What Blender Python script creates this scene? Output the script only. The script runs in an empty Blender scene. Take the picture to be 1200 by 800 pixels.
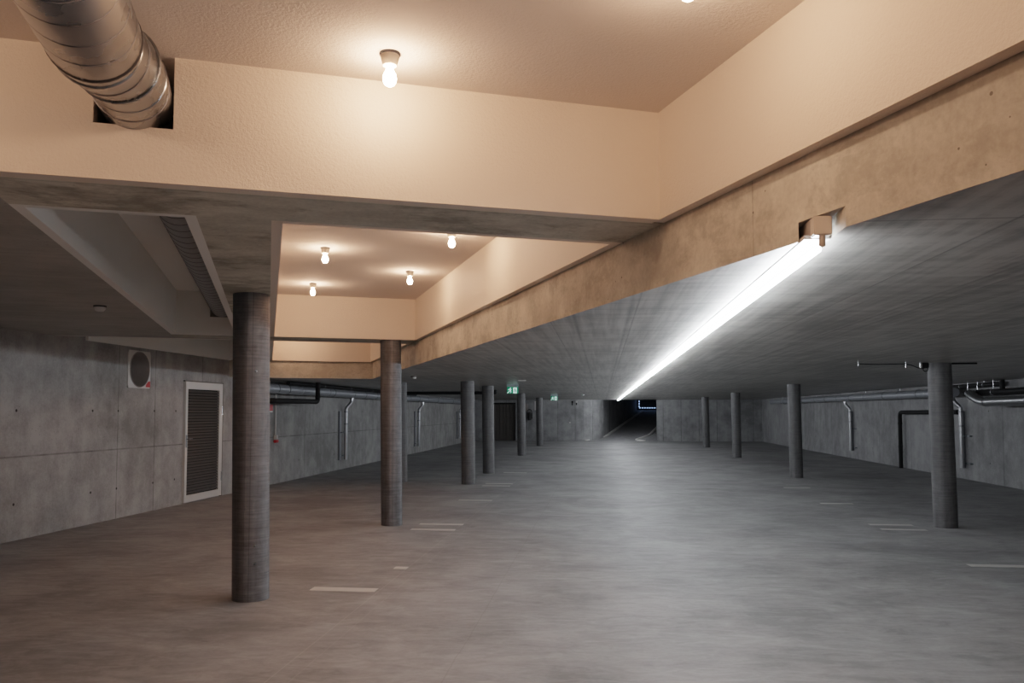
import bpy, bmesh, math, random
from mathutils import Vector, Matrix
random.seed(7)
scene = bpy.context.scene
C = scene.collection
PI = math.pi
G = 0.39773                      # the upper roof grid is turned 22.8 degrees against the garage
SG, CG = math.sin(G), math.cos(G)
Z0, Z1, ZC = 2.288, 2.629, 3.21  # low slab, upper soffit, coffer ceiling
XL, XR, YF, YB = -7.3, 8.65, 46.0, -6.5

def uw(u, w):
    return (-SG*u + CG*w, CG*u + SG*w)
def P(u, w, z):
    x, y = uw(u, w)
    return Vector((x, y, z))

# ------------------------------------------------------------------ materials
class NT:
    def __init__(self, name):
        self.m = bpy.data.materials.new(name)
        self.m.use_nodes = True
        self.t = self.m.node_tree
        self.t.nodes.clear()
        self.out = self.n('ShaderNodeOutputMaterial')
        self.b = self.n('ShaderNodeBsdfPrincipled')
        self.l(self.b.outputs[0], self.out.inputs[0])
    def n(self, t, **kw):
        nd = self.t.nodes.new(t)
        for k, v in kw.items():
            setattr(nd, k, v)
        return nd
    def l(self, a, b):
        self.t.links.new(a, b)
    def val(self, sock, v):
        if hasattr(v, 'node'):
            self.l(v, sock)
        else:
            sock.default_value = v
    def math(self, op, a, b=None, c=None, clamp=False):
        nd = self.n('ShaderNodeMath', operation=op, use_clamp=clamp)
        self.val(nd.inputs[0], a)
        if b is not None: self.val(nd.inputs[1], b)
        if c is not None: self.val(nd.inputs[2], c)
        return nd.outputs[0]
    def pos(self, rz=0.0, scale=(1, 1, 1), obj=False):
        if obj:
            src = self.n('ShaderNodeTexCoord').outputs['Object']
        else:
            src = self.n('ShaderNodeNewGeometry').outputs['Position']
        mp = self.n('ShaderNodeMapping')
        mp.inputs['Rotation'].default_value = (0, 0, rz)
        self.l(src, mp.inputs['Vector'])
        if scale == (1, 1, 1):
            return mp.outputs[0]
        m2 = self.n('ShaderNodeMapping')
        m2.inputs['Scale'].default_value = scale
        self.l(mp.outputs[0], m2.inputs['Vector'])
        return m2.outputs[0]
    def noise(self, vec, scale, detail=4, rough=0.55, dist=0.0):
        nd = self.n('ShaderNodeTexNoise')
        self.l(vec, nd.inputs['Vector'])
        nd.inputs['Scale'].default_value = scale
        nd.inputs['Detail'].default_value = detail
        nd.inputs['Roughness'].default_value = rough
        nd.inputs['Distortion'].default_value = dist
        return nd.outputs['Fac']
    def mapr(self, v, a, b, c=0.0, d=1.0):
        nd = self.n('ShaderNodeMapRange')
        self.val(nd.inputs[0], v)
        for i, x in enumerate((a, b, c, d)): nd.inputs[i+1].default_value = x
        return nd.outputs[0]
    def mix(self, fac, a, b, mode='MIX'):
        nd = self.n('ShaderNodeMix', data_type='RGBA', blend_type=mode)
        self.val(nd.inputs[0], fac)
        for i, x in ((6, a), (7, b)):
            if hasattr(x, 'node'): self.l(x, nd.inputs[i])
            else: nd.inputs[i].default_value = (*x, 1) if len(x) == 3 else x
        return nd.outputs[2]
    def sep(self, vec):
        nd = self.n('ShaderNodeSeparateXYZ')
        self.l(vec, nd.inputs[0])
        return nd.outputs
    def joint(self, coord, period, offset, width):
        """1 inside a thin line repeating along coord"""
        f = self.math('FRACT', self.math('DIVIDE', self.math('SUBTRACT', coord, offset), period))
        d = self.math('MULTIPLY', self.math('MINIMUM', f, self.math('SUBTRACT', 1.0, f)), period)
        return self.math('SUBTRACT', 1.0, self.math('DIVIDE', d, width, clamp=True), clamp=True)
    def line(self, coord, at, width):
        d = self.math('ABSOLUTE', self.math('SUBTRACT', coord, at))
        return self.math('SUBTRACT', 1.0, self.math('DIVIDE', d, width, clamp=True), clamp=True)
    def bump(self, h, strength=0.3, dist=0.01):
        nd = self.n('ShaderNodeBump')
        nd.inputs['Strength'].default_value = strength
        nd.inputs['Distance'].default_value = dist
        self.l(h, nd.inputs['Height'])
        self.l(nd.outputs[0], self.b.inputs['Normal'])
    def fin(self, color, rough=0.7, metal=0.0, spec=0.5):
        self.val(self.b.inputs['Base Color'], color if hasattr(color, 'node') else (*color, 1))
        self.val(self.b.inputs['Roughness'], rough)
        self.b.inputs['Metallic'].default_value = metal
        self.b.inputs['Specular IOR Level'].default_value = spec
        return self.m

def plain(name, col, rough=0.6, metal=0.0, spec=0.5, var=0.12, scale=9):
    k = NT(name)
    n = k.noise(k.pos(), scale, 4)
    lo = tuple(c*(1-var) for c in col); hi = tuple(min(1, c*(1+var)) for c in col)
    return k.fin(k.mix(n, lo, hi), rough, metal, spec)

def emit(name, col, strength):
    k = NT(name)
    k.fin(tuple(0.7*c for c in col), 0.4)
    k.b.inputs['Emission Color'].default_value = (*col, 1)
    k.b.inputs['Emission Strength'].default_value = strength
    return k.m

def concrete(name, dark, light, rz=0.0, jx=None, jy=None, jz=None, lines=(), boards=None, rough=0.62, streak=0.5,
             spec=0.4, speck=0.5, vert=0.35, lo=0.42, hi=0.58, stain=None, bstr=0.35, bh=None, jf=0.55):
    k = NT(name)
    p = k.pos(rz)
    x, y, z = k.sep(p)[0:3]
    big = k.noise(p, 0.45, 5, 0.6)
    mid = k.noise(p, 2.6, 7, 0.66, 0.15)
    fine = k.noise(p, 38, 3, 0.6)
    f = k.math('ADD', k.math('MULTIPLY', big, 0.45), k.math('MULTIPLY', mid, 0.4))
    f = k.math('ADD', f, k.math('MULTIPLY', fine, 0.15))
    if vert:                    # run-off streaks down the face
        vs = k.noise(k.pos(rz, (2.6, 2.6, 0.22)), 1.6, 5, 0.6)
        f = k.math('ADD', k.math('MULTIPLY', f, 1-vert), k.math('MULTIPLY', vs, vert))
    if boards:                  # marks of the shuttering boards
        bs0 = None
        for sc, wgt in boards:
            bs = k.noise(k.pos(rz, sc), 1.0, 6, 0.65, 0.2)
            bs0 = bs0 or bs
            f = k.math('ADD', k.math('MULTIPLY', f, 1-wgt), k.math('MULTIPLY', bs, wgt))
    f = k.mapr(f, lo, hi)
    col = k.mix(f, dark, light)
    if stain:                   # damp brownish patches
        sn = k.mapr(k.noise(k.pos(rz, stain[1]), 1.0, 8, 0.72, 0.25), 0.50, 0.60)
        col = k.mix(k.math('MULTIPLY', sn, stain[2]), col, stain[0])
    h = k.math('ADD', k.math('MULTIPLY', fine, 0.3), k.math('MULTIPLY', mid, 0.7))
    js = []
    for coord, jj in ((x, jx), (y, jy), (z, jz)):
        if jj: js.append(k.joint(coord, *jj))
    for axis, at, wd in lines:
        js.append(k.line((x, y, z)[axis], at, wd))
    brk = k.mapr(k.noise(p, 3.0, 4), 0.3, 0.6, 0.25, 1.0)
    for j in js:
        j = k.math('MULTIPLY', j, brk)
        col = k.mix(k.math('MULTIPLY', j, jf), col, tuple(c*0.3 for c in dark))
        h = k.math('SUBTRACT', h, j)
    if speck:                   # blow holes
        v = k.n('ShaderNodeTexVoronoi')
        k.l(p, v.inputs['Vector']); v.inputs['Scale'].default_value = 13.0
        v.inputs['Randomness'].default_value = 1.0
        hole = k.math('MULTIPLY', k.math('LESS_THAN', v.outputs['Distance'], 0.085),
                      k.math('GREATER_THAN', k.noise(p, 1.3, 2), 0.46))
        col = k.mix(k.math('MULTIPLY', hole, speck), col, tuple(c*0.35 for c in dark))
        h = k.math('SUBTRACT', h, k.math('MULTIPLY', hole, 0.6))
    if bh:                      # shallow relief of the boards only
        h = k.math('ADD', k.math('MULTIPLY', bs0, 0.7), k.math('MULTIPLY', fine, 0.3))
        for j in js: h = k.math('SUBTRACT', h, j)
    k.bump(h, bstr, 0.006)
    return k.fin(col, k.mapr(fine, 0.0, 1.0, rough-0.06, rough+0.06), 0, spec)

M = {}
M['slab'] = concrete('slab_concrete', (0.19, 0.185, 0.17), (0.46, 0.448, 0.415), 0, jx=(0.62, 0.23, 0.010), jy=(2.45, 0.6, 0.014),
                     lines=((0, 0.19, 0.022), (0, -0.2, 0.02), (0, 1.95, 0.02), (0, 3.1, 0.02)), boards=[((15.0, 0.5, 4.0), 0.42), ((1.5, 9.0, 4.0), 0.22)],
                     lo=0.445, hi=0.555, rough=0.33, spec=0.5, vert=0, speck=0, bh=True, bstr=0.10, jf=0.85)
M['face'] = concrete('edge_concrete', (0.35, 0.33, 0.28), (0.62, 0.59, 0.51), -G, stain=((0.27, 0.255, 0.215), (3.0, 3.0, 5.0), 0.5), boards=None, rough=0.75, spec=0.25, vert=0.1, jy=(2.6, 0.55, 0.006), speck=0.9)
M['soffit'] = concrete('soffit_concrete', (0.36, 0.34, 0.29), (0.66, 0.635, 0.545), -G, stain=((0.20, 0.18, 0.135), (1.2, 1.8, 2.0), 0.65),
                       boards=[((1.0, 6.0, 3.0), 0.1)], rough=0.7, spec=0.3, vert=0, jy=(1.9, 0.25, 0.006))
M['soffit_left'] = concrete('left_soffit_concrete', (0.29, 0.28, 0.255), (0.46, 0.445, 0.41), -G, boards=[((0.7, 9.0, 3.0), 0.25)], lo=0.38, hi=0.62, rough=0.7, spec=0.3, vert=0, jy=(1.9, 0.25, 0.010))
M['wall'] = concrete('wall_concrete', (0.22, 0.217, 0.21), (0.40, 0.396, 0.387), 0, jy=(2.62, 1.25, 0.016), lines=((1, 12.76, 0.018), (2, 1.04, 0.016)), rough=0.75, spec=0.25, vert=0.14, jf=0.8)
M['wall_r'] = concrete('right_wall_concrete', (0.21, 0.21, 0.212), (0.37, 0.37, 0.373), 0, jy=(2.68, 2.85, 0.022), rough=0.75, spec=0.25, vert=0.14, jf=0.8)
M['wall_f'] = concrete('far_wall_concrete', (0.22, 0.222, 0.224), (0.40, 0.402, 0.405), 0, jx=(0.97, 0.43, 0.025), rough=0.75, spec=0.25, vert=0.14, jf=0.8)
M['ramp'] = concrete('ramp_concrete', (0.27, 0.27, 0.275), (0.38, 0.38, 0.385), 0, rough=0.85, spec=0.2)

def floor_mat():
    k = NT('polished_floor_concrete')
    p = k.pos()
    x, y, z = k.sep(p)[0:3]
    big = k.noise(p, 0.28, 5, 0.6, 0.6)
    mid = k.noise(p, 1.15, 6, 0.62, 0.5)
    st = k.noise(k.pos(0.15, (0.9, 3.4, 1)), 1.2, 7, 0.68, 0.8)
    fine = k.noise(p, 30, 3)
    f = k.math('ADD', k.math('MULTIPLY', big, 0.32), k.math('MULTIPLY', mid, 0.38))
    f = k.math('ADD', f, k.math('MULTIPLY', st, 0.22))
    f = k.math('ADD', f, k.math('MULTIPLY', fine, 0.08))
    f = k.math('ADD', k.math('MULTIPLY', f, 0.75), k.math('MULTIPLY', k.noise(k.pos(-0.1, (1.6, 4.2, 1)), 1.7, 6, 0.7, 1.2), 0.25))
    f = k.mapr(f, 0.435, 0.565)
    col = k.mix(f, (0.165, 0.165, 0.165), (0.31, 0.309, 0.307))
    for at, wd, s in ((-2.0, 0.007, 0.2), (-1.86, 0.006, 0.13)):
        col = k.mix(k.math('MULTIPLY', k.line(x, at, wd), s), col, (0.55, 0.53, 0.5))
    col = k.mix(k.math('MULTIPLY', k.line(k.math('ADD', x, k.math('MULTIPLY', mid, 0.05)), -0.93, 0.007), 0.3), col, (0.12, 0.115, 0.11))
    col = k.mix(k.math('MULTIPLY', k.line(k.math('ADD', y, k.math('MULTIPLY', big, 0.5)), 7.0, 0.008), 0.3), col, (0.14, 0.135, 0.13))
    k.bump(k.math('ADD', k.math('MULTIPLY', mid, 0.6), k.math('MULTIPLY', fine, 0.1)), 0.12, 0.006)
    return k.fin(col, k.mapr(st, 0.3, 0.7, 0.54, 0.70), 0, 0.3)
M['floor'] = floor_mat()

def plaster_mat(name, col, rough=0.55, spec=0.4):
    k = NT(name)
    p = k.pos()
    fine = k.noise(p, 70, 4, 0.65)
    big = k.noise(p, 0.8, 4)
    c = k.mix(big, tuple(a*0.95 for a in col), col)
    k.bump(fine, 0.7, 0.006)
    return k.fin(c, rough, 0, spec)
M['plaster'] = plaster_mat('warm_lit_plaster', (0.80, 0.70, 0.60))  # white plaster with the bulbs' warm light put into its colour
M['lid'] = plaster_mat('warm_lit_coffer_plaster', (0.74, 0.67, 0.61), 0.9, 0.1)  # bulb warmth is mixed into this ceiling colour too

M['lining'] = plaster_mat('grey_white_lining', (0.84, 0.83, 0.79), 0.8, 0.2)  # same plaster without the bulbs' tint, for the unlit coffers
def column_mat(name, dark, light, seam):
    k = NT(name)
    p = k.pos(0, (1, 1, 1), obj=True)
    ring = k.noise(k.pos(0, (3.5, 3.5, 70), obj=True), 1.0, 6, 0.7, 0.6)
    ring2 = k.noise(k.pos(0, (9, 9, 5), obj=True), 1.0, 5, 0.6, 0.8)
    vert = k.noise(k.pos(0, (9, 9, 0.3), obj=True), 1.0, 4, 0.55, 0.3)
    f = k.math('ADD', k.math('MULTIPLY', ring, 0.36), k.math('MULTIPLY', ring2, 0.26))
    f = k.math('ADD', f, k.math('MULTIPLY', vert, 0.38))
    f = k.mapr(f, 0.38, 0.66)
    col = k.mix(f, dark, light)
    h = ring
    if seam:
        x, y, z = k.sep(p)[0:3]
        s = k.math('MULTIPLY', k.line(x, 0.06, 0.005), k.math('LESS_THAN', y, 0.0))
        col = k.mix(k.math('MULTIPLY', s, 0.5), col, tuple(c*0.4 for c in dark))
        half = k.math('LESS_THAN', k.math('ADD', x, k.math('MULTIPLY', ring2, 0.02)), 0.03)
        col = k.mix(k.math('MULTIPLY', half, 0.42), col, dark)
    k.bump(h, 0.4, 0.004)
    return k.fin(col, 0.6, 0, 0.35)
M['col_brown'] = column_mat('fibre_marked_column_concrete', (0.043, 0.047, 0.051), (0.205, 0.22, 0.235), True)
M['col_grey'] = column_mat('grey_column_concrete', (0.08, 0.08, 0.082), (0.20, 0.20, 0.20), False)

def galv(name, col, rough, metal=0.9):
    k = NT(name)
    n = k.noise(k.pos(), 5, 3, 0.5)
    return k.fin(k.mix(n, tuple(c*0.88 for c in col), col), k.mapr(n, 0.3, 0.7, rough-0.03, rough+0.05), metal, 0.5)
M['galv'] = galv('galvanised_steel', (0.33, 0.36, 0.38), 0.27, 1.0)
M['galv_pipe'] = plain('smooth_galvanised_pipe', (0.50, 0.51, 0.53), 0.3, 0.95, var=0.06, scale=3)
M['duct_dull'] = plain('dull_duct_steel', (0.33, 0.34, 0.35), 0.5, 0.4, var=0.06, scale=3)
M['galv_dark'] = galv('dull_galvanised_steel', (0.30, 0.31, 0.33), 0.42)
M['steel'] = galv('bright_steel', (0.75, 0.77, 0.8), 0.25)
M['pipe_grey'] = plain('grey_plastic_pipe', (0.36, 0.38, 0.41), 0.30, 0.3)
M['black'] = plain('black_pipe_plastic', (0.012, 0.012, 0.013), 0.6, 0, 0.15)
M['dark'] = plain('dark_gasket', (0.03, 0.03, 0.03), 0.7)
M['hole'] = plain('tie_hole_shadow', (0.035, 0.033, 0.032), 0.9)
M['white'] = plain('white_painted_metal', (0.62, 0.61, 0.585), 0.4, var=0.05)
M['porcelain'] = plain('porcelain', (0.62, 0.55, 0.47), 0.35, var=0.04)
M['louver'] = plain('dark_grey_louver', (0.10, 0.097, 0.092), 0.4, 0.3)
M['void'] = plain('unlit_interior', (0.012, 0.012, 0.012), 0.9)
M['red'] = plain('red_paint', (0.55, 0.02, 0.025), 0.45)
M['paint'] = plain('white_floor_paint', (0.52, 0.51, 0.485), 0.6, var=0.10, scale=16)
M['curb'] = plain('pale_curb_paint', (0.80, 0.79, 0.76), 0.6, var=0.06, scale=16)
M['housing'] = plain('grey_light_housing', (0.34, 0.31, 0.29), 0.5)
M['gate'] = plain('dark_gate_steel', (0.11, 0.10, 0.09), 0.6, 0.2)
M['sign_green'] = emit('sign_green', (0.0, 0.30, 0.15), 0.32)
M['sign_white'] = emit('sign_white', (0.75, 1.0, 0.95), 0.75)
M['acrylic'] = plain('frosted_acrylic', (0.35, 0.42, 0.44), 0.2)
M['bulb'] = emit('lit_bulb', (1.0, 0.58, 0.38), 300.0)
M['tube'] = emit('lit_tube', (0.90, 0.94, 1.0), 108.0)
M['led'] = emit('led_dots', (0.35, 0.55, 1.0), 1.6)

# ------------------------------------------------------------------ mesh helpers
def new(): return bmesh.new()
def obj(name, bm, mats, parent=None, smooth=False, loc=None):
    me = bpy.data.meshes.new(name)
    bmesh.ops.recalc_face_normals(bm, faces=bm.faces)
    if smooth:
        for f in bm.faces: f.smooth = True
    bm.to_mesh(me); bm.free()
    if not isinstance(mats, (list, tuple)): mats = [mats]
    for m in mats: me.materials.append(m)
    o = bpy.data.objects.new(name, me)
    C.objects.link(o)
    if parent is not None: o.parent = parent
    if loc is not None: o.location = loc
    if smooth:
        md = o.modifiers.new('edges', 'EDGE_SPLIT'); md.split_angle = math.radians(40)
    return o
def empty(name, loc=(0, 0, 0)):
    o = bpy.data.objects.new(name, None); C.objects.link(o); o.location = loc
    o.empty_display_size = 0.1
    return o
def tag(o, label, cat, group=None, kind=None):
    o['label'] = label; o['category'] = cat
    if group: o['group'] = group
    if kind: o['kind'] = kind
    return o
def struct(o, label, cat): return tag(o, label, cat, kind='structure')
def box(bm, a, b, mi=0):
    vs = [bm.verts.new((x, y, z)) for z in (a[2], b[2]) for x, y in ((a[0], a[1]), (b[0], a[1]), (b[0], b[1]), (a[0], b[1]))]
    for q in ((3, 2, 1, 0), (4, 5, 6, 7), (0, 1, 5, 4), (1, 2, 6, 5), (2, 3, 7, 6), (3, 0, 4, 7)):
        f = bm.faces.new([vs[i] for i in q]); f.material_index = mi
def prism(bm, poly, z0, z1, mi=0, bottom_mi=None):
    lo = [bm.verts.new((*p, z0)) for p in poly]; hi = [bm.verts.new((*p, z1)) for p in poly]
    fb = bm.faces.new(lo[::-1]); fb.material_index = mi if bottom_mi is None else bottom_mi
    bm.faces.new(hi).material_index = mi
    n = len(poly)
    for i in range(n):
        bm.faces.new((lo[i], lo[(i+1) % n], hi[(i+1) % n], hi[i])).material_index = mi
def clip(poly, a, b, c):
    """keep a*x+b*y >= c"""
    out = []
    for i, p in enumerate(poly):
        q = poly[(i+1) % len(poly)]
        dp, dq = a*p[0]+b*p[1]-c, a*q[0]+b*q[1]-c
        if dp >= 0: out.append(p)
        if dp*dq < 0:
            t = dp/(dp-dq); out.append((p[0]+t*(q[0]-p[0]), p[1]+t*(q[1]-p[1])))
    return out
def uwpoly(u0, u1, w0, w1, left=XL, back=YB):
    poly = [uw(u0, w0), uw(u0, w1), uw(u1, w1), uw(u1, w0)]
    poly = clip(poly, 1, 0, left)
    return clip(poly, 0, 1, back)
def uwbox(bm, u0, u1, w0, w1, z0, z1, mi=0, **k):
    poly = uwpoly(u0, u1, w0, w1, **k)
    if len(poly) >= 3: prism(bm, poly, z0, z1, mi)
def frame_for(d):
    d = d.normalized()
    a = Vector((0, 0, 1)) if abs(d.z) < 0.9 else Vector((1, 0, 0))
    s = d.cross(a).normalized()
    return s, s.cross(d).normalized()
def tube(bm, pts, r, n=14, caps=True, mi=0):
    pts = [Vector(p) for p in pts]
    rs = r if isinstance(r, (list, tuple)) else [r]*len(pts)
    rings = []
    s = None
    for i, p in enumerate(pts):
        if i == 0: d = pts[1]-p
        elif i == len(pts)-1: d = p-pts[i-1]
        else: d = (p-pts[i-1]).normalized()+(pts[i+1]-p).normalized()
        d.normalize()
        if s is None: s, t = frame_for(d)
        else:
            s = (s - d*s.dot(d)).normalized()
        t = d.cross(s)
        rings.append([bm.verts.new(p+rs[i]*(math.cos(2*PI*k/n)*s+math.sin(2*PI*k/n)*t)) for k in range(n)])
    for a, b in zip(rings, rings[1:]):
        for k in range(n):
            bm.faces.new((a[k], a[(k+1) % n], b[(k+1) % n], b[k])).material_index = mi
    if caps:
        bm.faces.new(rings[0][::-1]).material_index = mi
        bm.faces.new(rings[-1]).material_index = mi
def rounded(pts, r, n=5):
    """polyline with its corners rounded"""
    pts = [Vector(p) for p in pts]
    out = [pts[0]]
    for a, b, c in zip(pts, pts[1:], pts[2:]):
        d1, d2 = (a-b), (c-b)
        q = min(r, d1.length*0.45, d2.length*0.45)
        s, e = b+d1.normalized()*q, b+d2.normalized()*q
        for k in range(n+1):
            t = k/n
            out.append((1-t)**2*s+2*t*(1-t)*b+t*t*e)
    out.append(pts[-1])
    return out
def lathe(bm, prof, n=20, at=(0, 0, 0), mi=0):
    rings = []
    for r, z in prof:
        if r < 1e-5: rings.append([bm.verts.new((at[0], at[1], at[2]+z))])
        else: rings.append([bm.verts.new((at[0]+r*math.cos(2*PI*k/n), at[1]+r*math.sin(2*PI*k/n), at[2]+z)) for k in range(n)])
    for a, b in zip(rings, rings[1:]):
        for k in range(n):
            k2 = (k+1) % n
            vs = [a[0]] if len(a) == 1 else [a[k], a[k2]]
            vs += [b[0]] if len(b) == 1 else [b[k2], b[k]]
            if len(vs) > 2: bm.faces.new(vs).material_index = mi
    for rg, rev in ((rings[0], True), (rings[-1], False)):
        if len(rg) > 2: bm.faces.new(rg[::-1] if rev else rg).material_index = mi
def copy_tree(o, parent=None):
    c = o.copy(); C.objects.link(c)
    if parent is not None:
        c.parent = parent
    for ch in list(o.children):
        copy_tree(ch, c)
    return c

# ------------------------------------------------------------------ the shell
bm = new(); box(bm, (XL-0.3, YB-0.3, -0.2), (XR+0.3, YF, 0))
struct(obj('floor', bm, M['floor']), 'smooth mottled grey concrete floor of the garage', 'floor')

# left wall with the round duct opening and tie holes
bm = new()
dy0, dy1, dz0, dz1 = 11.95, 12.58, 1.98, 2.57
box(bm, (XL-0.3, YB-0.3, -0.2), (XL, dy0, 3.4)); box(bm, (XL-0.3, dy1, -0.2), (XL, YF, 3.4))
box(bm, (XL-0.3, dy0, -0.2), (XL, dy1, dz0)); box(bm, (XL-0.3, dy0, dz1), (XL, dy1, 3.4))
def wall_disc(bm, x, y, z, r, mi=1, n=10):
    f = bm.faces.new([bm.verts.new((x, y+r*math.cos(2*PI*k/n), z+r*math.sin(2*PI*k/n))) for k in range(n)])
    f.material_index = mi
for y in (9.55, 11.1, 11.73, 12.74, 13.42):
    for z in (0.45, 1.62): wall_disc(bm, XL+0.002, y, z, 0.019)
for k in range(9):
    for z in (0.45, 1.62): wall_disc(bm, XL+0.002, 16.6+k*2.62, z, 0.017)
struct(obj('wall_left', bm, [M['wall'], M['hole']]), 'long raw concrete wall with formwork joints on the left', 'wall')
bm = new(); box(bm, (XR, YB-0.3, -0.2), (XR+0.3, YF, 3.4))
for k in range(11):
    for z in (0.45, 1.62): wall_disc(bm, XR-0.002, 14.2+k*2.68, z, 0.017)
struct(obj('wall_right', bm, [M['wall_r'], M['hole']]), 'long raw concrete wall in shade on the right', 'wall')
bm = new(); box(bm, (XL-0.3, YB-0.3, -0.2), (XR+0.3, YB, 3.4))
struct(obj('wall_back', bm, M['wall']), 'raw concrete wall behind the viewpoint', 'wall')
# far wall: left piece (with the dark gate recess), curved entry to the ramp, right piece
bm = new()
box(bm, (XL-0.3, YF, -0.2), (-6.35, YF+0.3, 3.4)); box(bm, (-4.82, YF, -0.2), (-1.4, YF+0.3, 3.4))
box(bm, (-6.35, YF, 2.13), (-4.82, YF+0.3, 3.4))
box(bm, (-1.4, YF+0.02, Z0+0.01), (3.0, YF+0.3, 3.6))
box(bm, (3.0, YF, -0.2), (XR+0.3, YF+0.35, 3.4))
struct(obj('wall_far', bm, M['wall_f']), 'concrete end wall with panel joints beside the ramp opening', 'wall')
# ramp
SL = 0.14
bm = new()
def rz(y): return max(0.0, SL*(y-YF))
q = [(-2.2, YF), (3.6, YF), (3.6+0.21*14, YF+14), (-2.2+0.21*14, YF+14)]
vs = [bm.verts.new((x, y, rz(y))) for x, y in q]; lo = [bm.verts.new((x, y, rz(y)-0.25)) for x, y in q]
bm.faces.new(vs); bm.faces.new(lo[::-1])
for i in range(4): bm.faces.new((lo[i], lo[(i+1) % 4], vs[(i+1) % 4], vs[i]))
struct(obj('ramp', bm, M['ramp']), 'dark concrete ramp rising away beyond the end wall', 'ramp')
def wall_strip(pts, thick, z0, z1, side):
    bm = new()
    pts = [Vector((x, y, 0)) for x, y in pts]
    nr = []
    for i, p in enumerate(pts):
        a = pts[max(0, i-1)]; b = pts[min(len(pts)-1, i+1)]
        d = (b-a).normalized(); nr.append(Vector((-d.y, d.x, 0))*side*thick)
    for (a, na), (b, nb) in zip(zip(pts, nr), zip(pts[1:], nr[1:])):
        prism(bm, [(a.x, a.y), (b.x, b.y), (b.x+nb.x, b.y+nb.y), (a.x+na.x, a.y+na.y)], z0, z1)
    bmesh.ops.remove_doubles(bm, verts=bm.verts, dist=0.0005)
    return bm
lw = [(-1.4, YF)] + [(-1.4+1.55*math.sin(t)*1.0, YF+1.75*(1-math.cos(t))) for t in [0.25*k for k in range(1, 6)]]
lw += [(lw[-1][0]+0.21*13, lw[-1][1]+13)]
struct(obj('wall_ramp_left', wall_strip(lw, 0.3, -0.2, 5.2, 1), M['wall_f'], smooth=True), 'curved concrete wall leading into the dark ramp', 'wall')
struct(obj('wall_ramp_right', wall_strip([(3.0, YF+0.35), (3.12, YF+1.6), (3.12+0.21*13, YF+14.6)], 0.3, -0.2, 5.2, -1), M['ramp']), 'dark side wall of the ramp behind the end wall', 'wall')
bm = new()
vs = [bm.verts.new((x, y, z)) for x, y, z in ((-2.2, YF+0.3, 2.45), (3.8, YF+0.3, 2.45), (7.2, YF+14, 4.4), (0.5, YF+14, 4.4))]
v2 = [bm.verts.new(v.co+Vector((0, 0, 0.2))) for v in vs]
bm.faces.new(vs[::-1]); bm.faces.new(v2)
for i in range(4): bm.faces.new((vs[i], vs[(i+1) % 4], v2[(i+1) % 4], v2[i]))
struct(obj('ceiling_ramp', bm, M['ramp']), 'dark sloping ceiling over the ramp', 'ceiling')
d = empty('door_2', (3.4, YF+12.4, rz(YF+12.4))); struct(d, 'dark closed gate at the top of the ramp', 'gate')
bm = new(); box(bm, (-1.9, 0, -0.1), (3.0, 0.1, 3.0)); obj('gate_panel', bm, M['void'], d)

# low slab in two pieces with the groove for the light between them
GX0, GX1 = 0.795, 0.905
def yface(x): return (2.05-CG*x)/SG
cor = uw(17.05, 2.05)
yl = (17.05 + SG*XL)/CG                       # where the u = 17.05 edge meets the left wall
yl = (17.05/CG) + (SG/CG)*XL if False else None
wl = (XL + SG*17.05)/CG
yl = CG*17.05 + SG*wl
xb = (2.05 - SG*YB)/CG
bm = new()
prism(bm, [(GX0, yface(GX0)), (GX0, YF), (XL, YF), (XL, yl), cor], Z0, 3.4, 1, 0)
prism(bm, [(xb, YB), (XR, YB), (XR, YF), (GX1, YF), (GX1, yface(GX1))], Z0, 3.4, 1, 0)
prism(bm, [(GX0, yface(GX0)), (GX1, yface(GX1)), (GX1, YF), (GX0, YF)], Z0+0.08, 3.4, 1, 0)
struct(obj('ceiling', bm, [M['slab'], M['face']]), 'low board-marked concrete slab with a light strip groove', 'ceiling')
bm = new()
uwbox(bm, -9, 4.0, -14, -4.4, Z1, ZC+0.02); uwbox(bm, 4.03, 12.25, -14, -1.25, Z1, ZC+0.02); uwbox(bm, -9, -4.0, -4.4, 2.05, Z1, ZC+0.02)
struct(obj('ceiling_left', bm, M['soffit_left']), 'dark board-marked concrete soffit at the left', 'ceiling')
bm = new(); prism(bm, uwpoly(4.3, 17.05, -16, -0.19), ZC, 3.4)
struct(obj('ceiling_coffer', bm, M['lining']), 'dim grey plaster ceiling inside the left coffers', 'ceiling')
bm = new(); prism(bm, uwpoly(-12, 4.3, -16, 2.05), ZC, 3.4); prism(bm, uwpoly(4.3, 17.05, -0.19, 2.05), ZC, 3.4)
struct(obj('ceiling_coffer', bm, M['lid']), 'rough white plaster ceiling inside the coffers', 'ceiling')
# beams
HW0, HW1, HZ = -0.762, -0.432, 2.878
def beam_cross_near(bm):
    uwbox(bm, 4.03, 4.55, -1.25, 2.05, Z1, HZ); uwbox(bm, 4.03, 4.55, -1.25, HW0, HZ, ZC); uwbox(bm, 4.03, 4.55, HW1, 2.05, HZ, ZC)
bm = new(); beam_cross_near(bm)
struct(obj('beam', bm, M['soffit']), 'broad concrete cross beam over the first column', 'beam')
bm = new(); uwbox(bm, 4.55, 17.05, -0.38, 0.0, Z1, ZC)
struct(obj('beam', bm, M['soffit']), 'concrete beam running back between the dim and the lit coffers', 'beam')
bm = new(); uwbox(bm, 11.65, 12.25, -1.25, -0.38, Z1, ZC); uwbox(bm, 11.65, 12.25, 0, 2.05, Z1, ZC)
struct(obj('beam', bm, M['soffit']), 'far concrete cross beam resting on the second column', 'beam')
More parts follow.
